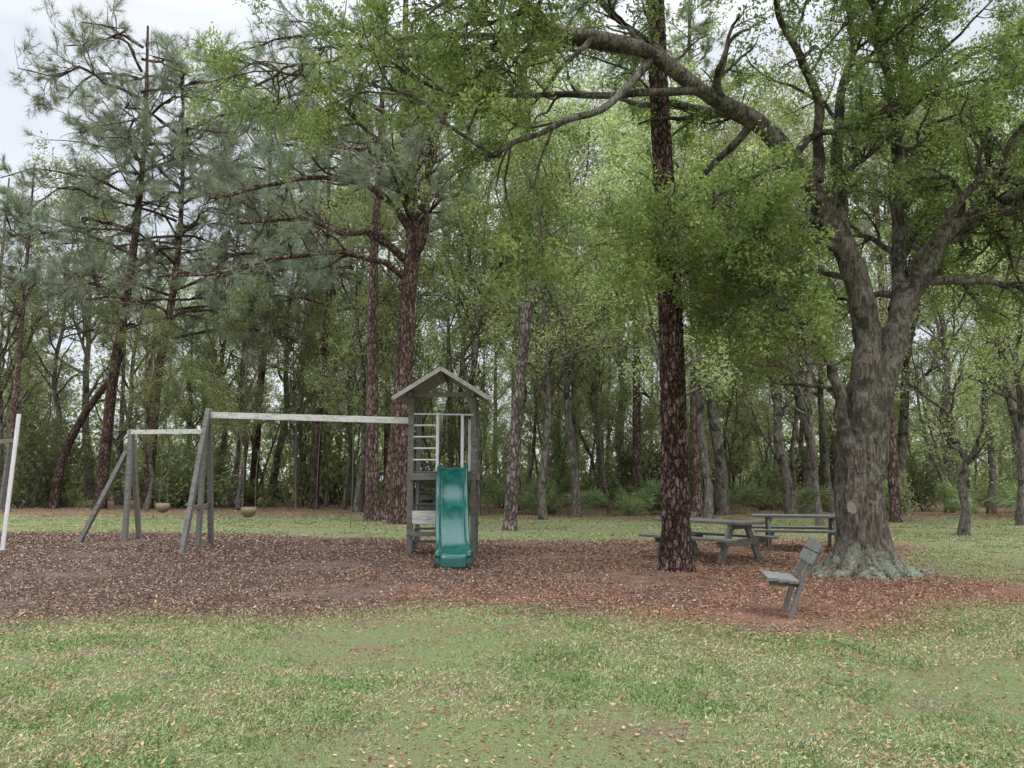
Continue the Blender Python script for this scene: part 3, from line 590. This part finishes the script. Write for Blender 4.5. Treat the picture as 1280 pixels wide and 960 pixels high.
    for ax_ in range(3):
        ph=rng.uniform(0,6.28,(len(W),3))
        Ls[:,:,ax_]+=tt**.7*(.07*np.sin(tt*17+ph[:,0:1])+.05*np.sin(tt*31+ph[:,1:2]))
    parts.append(tubes(Ls,Lr,20))
    def clear(p):
        q=p+np.array([B[0],B[1],0])
        bad=((q[...,0]>5.35)&(q[...,0]<7.9)&(q[...,1]<13.9)&(q[...,2]<6.1)).any(axis=1)
        e=q[:,-1]; low=(e[:,2]<4.4)&~((e[:,0]>3.3)&(e[:,0]<5.35)&(e[:,2]>3.3))
        return ~(bad|low)
    b1,r1=branch(Ls,Lr,195,.28,1,.85,2.4,10,up=.06,wob=.22,curve=-.02,rs=.5,rmin=.018,fall=.25)
    k=clear(b1[:,4:]); b1,r1=b1[k],r1[k]
    ix=np.repeat([7,18,19,20,9],[13,14,11,9,7])
    b1x,r1x=branch(Ls,Lr,len(ix),.45,1,.9,1.5,10,up=0.,wob=.22,curve=-.05,rs=.5,rmin=.012,fall=.2,idx=ix)
    k=clear(b1x[:,4:]); b1=np.concatenate([b1,b1x[k]]); r1=np.concatenate([r1,r1x[k]])
    b2,r2=branch(b1,r1,1350,.2,1,.85,1.15,6,up=0,wob=.24,curve=-.03,rs=.55,rmin=.008,fall=.3); k=clear(b2); b2,r2=b2[k],r2[k]
    b3,r3=branch(b2,r2,6600,.15,1,.8,.52,4,up=0,wob=.28,curve=-.06,rs=.6,rmin=.004,fall=.3); k=clear(b3); b3,r3=b3[k],r3[k]
    q=b3[:,0,0]+B[0]; k=rng.uniform(0,1,len(b3))<np.interp(q,[-6,-1,3,6],[.45,.6,.85,.95]); b3,r3=b3[k],r3[k]
    parts+=[tubes(b1,r1,8),tubes(b2,r2,5),tubes(b3,r3,3)]
    V,F_=merge(parts); tm=mesh_np("oak_trunk",V,F_,M_OAKBARK,smooth=True)
    v,f,rn=leaves(b3,len(b3)*44,.065,.074,.034)
    return tm,mesh_np("oak_crown",v,f,M_OAKLEAF,rn)
hero("oak_tree",oak(),B,"big spreading oak with flared mossy trunk in mulch")
# ------------------------------------------------------------------ built objects
def beamverts(p,q):
    p=Vector(p);q=Vector(q); d=(q-p); L=d.length; z=d.normalized()
    up=Vector((0,0,1)) if abs(z.z)<.9 else Vector((0,1,0))
    x=up.cross(z).normalized(); y=z.cross(x)
    return p,x,y,z,L
def boxpart(name,beams,mat,parent,bev=.006,**kw):
    bm=bmesh.new()
    for b_ in beams:
        p,q,w,h=b_[:4]
        p,x,y,z,L=beamverts(p,q)
        r=bmesh.ops.create_cube(bm,size=1.)
        Mx=Matrix((( x.x*w,y.x*h,z.x*L,p.x+z.x*L/2),(x.y*w,y.y*h,z.y*L,p.y+z.y*L/2),(x.z*w,y.z*h,z.z*L,p.z+z.z*L/2),(0,0,0,1)))
        if len(b_)>4:
            Mx=Matrix.Translation(p)@Matrix.Rotation(b_[4],4,z)@Matrix.Translation(-p)@Mx
        bmesh.ops.transform(bm,matrix=Mx,verts=r['verts'])
    if bev: bmesh.ops.bevel(bm,geom=bm.edges[:],offset=bev,segments=2,affect='EDGES',profile=.6)
    me=bpy.data.meshes.new(name); bm.to_mesh(me); bm.free(); me.materials.append(mat)
    return obj(name,me,parent=parent,**kw)
def tubepart(name,lines,r,mat,parent,sides=8,**kw):
    parts=[]
    for l in lines:
        l=np.array(l,dtype=float); n=max(len(l),2); parts.append(tubes(catmull(l,8 if n>2 else 2)[None],np.full((1,8 if n>2 else 2),r),sides))
    v,f=merge(parts); return obj(name,mesh_np(name,v,f,mat,smooth=True),parent=parent,**kw)
def thing(name,loc,label,cat,rot=0,group=None):
    e=obj(name,None,loc=loc); e["label"]=label; e["category"]=cat; e.rotation_euler=(0,0,rot); e.empty_display_size=.3
    if group: e["group"]=group
    return e
O=Vector((-1.5,17.6,0))
T=thing("playground_set",tuple(O),"grey wooden play tower with green slide and swing beams","playground equipment")
def L(*p): return (p[0]-O.x,p[1]-O.y,p[2])
xl,xr,yf,yb=-2.2,-.84,16.9,18.3
for (x,y,h,w_) in ((xl,yf,3.62,.12),(xr,yf,3.62,.10),(xl,yb,3.45,.10),(xr,yb,3.45,.10)):
    boxpart("post",[(L(x,y,-.1),L(x,y,h),w_,w_)],M_GREY,T)
boxpart("deck",[(L(xl-.02,yf+.07+i*.148,1.74),L(xr+.02,yf+.07+i*.148,1.74),.135,.035) for i in range(10)]+[(L(xl,yf-.08,1.64),L(xr,yf-.08,1.64),.035,.15),(L(xl,yb+.08,1.64),L(xr,yb+.08,1.64),.035,.15),(L(xl-.08,yf,1.64),L(xl-.08,yb,1.64),.035,.15),(L(xr+.07,yf,1.64),L(xr+.07,yb,1.64),.035,.15)],M_GREY,T)
ax,az=-1.52,3.95; ex,ez=1.0,.62
R_=boxpart("roof",[],M_ROOF,T,0)
bm=bmesh.new()
for sgn in (-1,1):
    dirv=Vector((sgn*ex,0,-ez)).normalized(); nv=Vector((sgn*ez,0,ex)).normalized()
    for i in range(7):
        t0=(i+.5)/7*Vector((ex,ez,0)).length
        c=Vector(L(ax,17.38,az))+dirv*t0
        r=bmesh.ops.create_cube(bm,size=1.); w_=.165;
        Mx=Matrix(((dirv.x*w_,0,nv.x*.022,c.x),(0,1.94,0,c.y),(dirv.z*w_,0,nv.z*.022,c.z),(0,0,0,1)))
        bmesh.ops.transform(bm,matrix=Mx,verts=r['verts'])
bmesh.ops.bevel(bm,geom=bm.edges[:],offset=.003,segments=1,affect='EDGES')
bm.to_mesh(R_.data); bm.free()
for sgn in (-1,1):
    boxpart("barge_board",[(L(ax+sgn*.012,16.39,az-.02),L(ax+sgn*(ex+.03),16.39,az-ez-.04),.03,.085)],M_LGREY,T,.004)
boxpart("roof_frame",[(L(xl-.1,yf-.08,3.42),L(xr+.1,yf-.08,3.42),.04,.10),(L(ax,16.5,az-.10),L(ax,18.3,az-.10),.05,.08),
 (L(xl,16.5,3.40),L(xl,18.3,3.40),.05,.08),(L(xr,16.5,3.40),L(xr,18.3,3.40),.05,.08)],M_GREY,T)
tubepart("handrail",[[L(-1.62,16.85,1.75),L(-1.62,16.85,3.02)]],.035,M_METALW,T,12)
tubepart("handrail",[[L(-1.08,16.85,1.75),L(-1.08,16.85,2.98)]],.035,M_METALW,T,12)
tubepart("handrail",[[L(-1.0,18.2,1.75),L(-1.0,18.2,2.98)]],.03,M_METALW,T,12)
tubepart("railing",[[L(xl,16.86,z),L(-1.62,16.86,z)] for z in (2.0,2.25,2.5,2.75)]+[[L(xl,16.86,3.0),L(xr,16.86,2.98)]],.018,M_METALW,T)
tubepart("railing",[[L(xr,yf,z),L(xr,yb,z)] for z in (2.0,2.25,2.5,2.75)],.014,M_METALW,T)
boxpart("steps",[(L(-2.14,17.05+i*.17,.25+i*.26),L(-1.62,17.05+i*.17,.25+i*.26),.19,.045) for i in range(6)]+[(L(x,16.95,.02),L(x,17.98,1.68),.04,.14) for x in (-2.12,-1.60)],M_GREY,T)
boxpart("side_wall",[(L(-2.14,18.22,.62+i*.27),L(-1.0,18.22,.62+i*.27),.03,.10) for i in range(4)],M_GREY,T,.004)
boxpart("white_panel",[(L(-2.14,16.82,.77),L(-1.64,16.82,.77),.04,.28)],M_WHITE,T)
boxpart("cross_rail",[(L(xl,16.82,.42),L(-1.6,16.82,.42),.04,.10),(L(-1.57,16.9,0),L(-1.57,16.9,1.7),.07,.07)],M_GREY,T)
path=[(-1.27,16.80,1.83),(-1.27,16.62,1.76),(-1.25,16.25,1.46),(-1.22,15.9,1.14),(-1.18,15.5,.88),(-1.15,15.15,.64),(-1.10,14.75,.36),(-1.07,14.45,.26),(-1.05,14.22,.25),(-1.05,14.12,.20),(-1.05,14.08,.02)]
pp=catmull(path,70); tn=norm(np.gradient(pp,axis=0)); nv=np.stack([0*tn[:,0],-tn[:,2],tn[:,1]],-1); nv=norm(nv); nv=np.where(nv[:,2:3]<0,-nv,nv)
nv[-6:]=nv[-10]; nv[:8]=nv[12]
half=.31
cs=[(-half,-.06),(-half-.008,.055),(-half+.006,.075),(-half+.03,.08),(-half+.05,.07),(-half+.07,.02),(-half+.095,.0),(-.1,-.008),(0,-.01)]
cs=cs+[(-a,b_) for a,b_ in cs[-2::-1]]
nc=len(cs); V=np.zeros((70,nc,3))
for j,(a,b_) in enumerate(cs): V[:,j]=pp+np.array([a,0,0])+nv*b_
I=np.arange(70*nc).reshape(70,nc); F_=np.stack([I[:-1,:-1],I[:-1,1:],I[1:,1:],I[1:,:-1]],-1).reshape(-1,4)
V[:,:,0]-=O.x; V[:,:,1]-=O.y
so_=obj("slide",mesh_np("slide",V.reshape(-1,3),F_,M_SLIDE,smooth=True),parent=T); md=so_.modifiers.new("s",'SOLIDIFY'); md.thickness=.012; md.offset=-1
so_["label"]="glossy dark green plastic slide"
boxpart("swing_beam",[(L(-7.15,18,3.07),L(-2.2,17.3,2.88),.10,.14)],M_WHITE,T)
boxpart("swing_beam",[(L(-9.85,19.9,2.78),L(-7.2,18.25,2.70),.09,.11)],M_WHITE,T)
boxpart("leg",[(L(-7.08,16.9,-.05),L(-7.05,17.93,3.2),.10,.14)],M_GREY,T)
boxpart("leg",[(L(-7.4,19.35,-.05),L(-7.1,18.1,3.2),.10,.14)],M_GREY,T)
boxpart("leg",[(L(-7.2,18.05,-.05),L(-7.15,18.03,2.98),.10,.12)],M_GREY,T)
boxpart("brace",[(L(-7.07,17.2,.95),L(-7.36,19.05,.95),.05,.1)],M_GREY,T)
boxpart("leg",[(L(-10.75,19.5,-.05),L(-9.85,19.85,2.3),.10,.13)],M_GREY,T)
boxpart("leg",[(L(-9.72,19.75,-.05),L(-9.76,19.85,2.85),.11,.13)],M_GREY,T)
boxpart("leg",[(L(-9.9,20.9,-.05),L(-9.82,20.0,2.8),.10,.12)],M_GREY,T)
def swing(c,z,top,wtop,wseat,ang,bucket=False):
    e=thing("swing",c,"tan bucket swing hanging on chains over mulch" if bucket else "belt swing with thin chains hanging over mulch","swing",ang,"swings hanging from the beams")
    h=wseat/2; t=wtop/2; cr=.008 if bucket else .006
    tubepart("chain",[[(-t,0,top),(-h-.02,.03,(top+z)/2),(-h,0,z)]],cr,M_CHAIN,e,5); tubepart("chain",[[(t,0,top),(h+.02,-.03,(top+z)/2),(h,0,z)]],cr,M_CHAIN,e,5)
    th=np.linspace(-1,1,13)
    if bucket:
        V=[];rows=[(.02,1.),(-.08,1.02),(-.15,.8),(-.19,.45),(-.2,.01)]
        a=np.linspace(0,2*np.pi,20,endpoint=False)
        for dz,s in rows: V.append(np.stack([np.cos(a)*h*s,np.sin(a)*.14*s,np.full(20,z+dz)],-1))
        V=np.array(V); I=np.arange(100).reshape(5,20); A=I[:-1];Bq=np.roll(A,-1,1);D=I[1:];C=np.roll(D,-1,1)
        F_=np.stack([A,Bq,C,D],-1).reshape(-1,4); s=obj("seat",mesh_np("swing_seat",V.reshape(-1,3),F_,M_TAN,smooth=True),parent=e)
    else:
        V=[]
        for y_ in (-.05,.05): V.append(np.stack([th*h,np.full(13,y_),z-.05*(1-th**2)],-1))
        V=np.array(V); I=np.arange(26).reshape(2,13); F_=np.stack([I[0,:-1],I[0,1:],I[1,1:],I[1,:-1]],-1)
        s=obj("seat",mesh_np("swing_seat",V.reshape(-1,3),F_,M_DARK,smooth=True),parent=e)
    md=s.modifiers.new("s",'SOLIDIFY'); md.thickness=.012
swing((-6.0,17.84,0),.93,3.0,.75,.32,-.14,True); swing((-8.5,19.06,0),.98,2.7,.42,.32,-.55,True)
swing((-4.65,17.64,0),.64,2.96,.6,.5,-.14)
e=thing("climbing_rope",(-3.6,17.5,0),"thin climbing rope hanging from the white beam","rope"); tubepart("rope",[[(0,0,2.9),(.02,.02,1.7),(0,0,.5)]],.01,M_CHAIN,e,6)
e=thing("metal_post",(-11.2,17.5,0),"white metal frame post with grey side bar on mulch","playground equipment")
tubepart("pole",[[(-.12,0,-.05),(.02,0,3.05)]],.045,M_METALW,e,14); boxpart("crossbar",[(( -1.5,.1,2.35),(-.02,.0,2.45),.06,.09)],M_GREY,e); tubepart("pole",[[(-1.6,.3,-.05),(-1.55,.2,3.05)]],.045,M_METALW,e,14)
boxpart("side_board",[((-.26,.05,.9),(-.16,.05,2.4),.05,.12)],M_GREY,e)
def picnic(loc,rot,Lh,label):
    e=thing("picnic_table",loc,label,"picnic table",rot,"grey picnic tables under the trees")
    boxpart("table_top",[((-Lh,-.30+i*.15,.745),(Lh,-.30+i*.15,.745),.14,.05) for i in range(5)],M_GREY,e)
    for s in (-1,1):
        boxpart("seat",[((-Lh,s*(.62+i*.145),.44),(Lh,s*(.62+i*.145),.44),.135,.05) for i in range(2)],M_GREY,e)
    for xx in (-Lh+.35,Lh-.35):
        for s in (-1,1):
            boxpart("leg",[((xx,s*.24,.72),(xx,s*.66,-.02),.06,.15)],M_GREY,e)
        boxpart("support",[((xx+.05,-.78,.37),(xx+.05,.78,.37),.05,.12),((xx+.05,-.34,.67),(xx+.05,.34,.67),.04,.09)],M_GREY,e)
    return e
picnic((3.95,15.9,0),-math.radians(50),1.1,"weathered grey wooden picnic table behind a pine trunk")
picnic((6.6,18.0,0),math.radians(-14),1.05,"weathered grey wooden picnic table beside the oak")
# bench
b0=Vector((3.2,8.95,0)); e=thing("park_bench",tuple(b0),"small weathered grey wooden bench with slanted back on mulch","bench",-.2)
boxpart("seat",[((-.24+i*.115,0,.46-.012*i),(-.24+i*.115,.70,.46-.012*i),.11,.04) for i in range(3)],M_BENCH,e)
tl=math.radians(28)
boxpart("backrest",[((.12+s_*math.sin(tl),-.03,.54+s_*math.cos(tl)),(.12+s_*math.sin(tl),.76,.54+s_*math.cos(tl)),.035,.135,tl) for s_ in (.18,.33)],M_BENCH,e)
for yy in (.08,.58):
    boxpart("leg",[((-.09,yy,-.08),(.12,yy,.54),.05,.085),((.11,yy,.50),(.11+.38*math.sin(tl)+.03,yy,.50+.38*math.cos(tl)),.045,.075)],M_GREY,e)
    boxpart("support",[((-.27,yy+.05,.415),(.09,yy+.05,.39),.045,.06)],M_GREY,e)
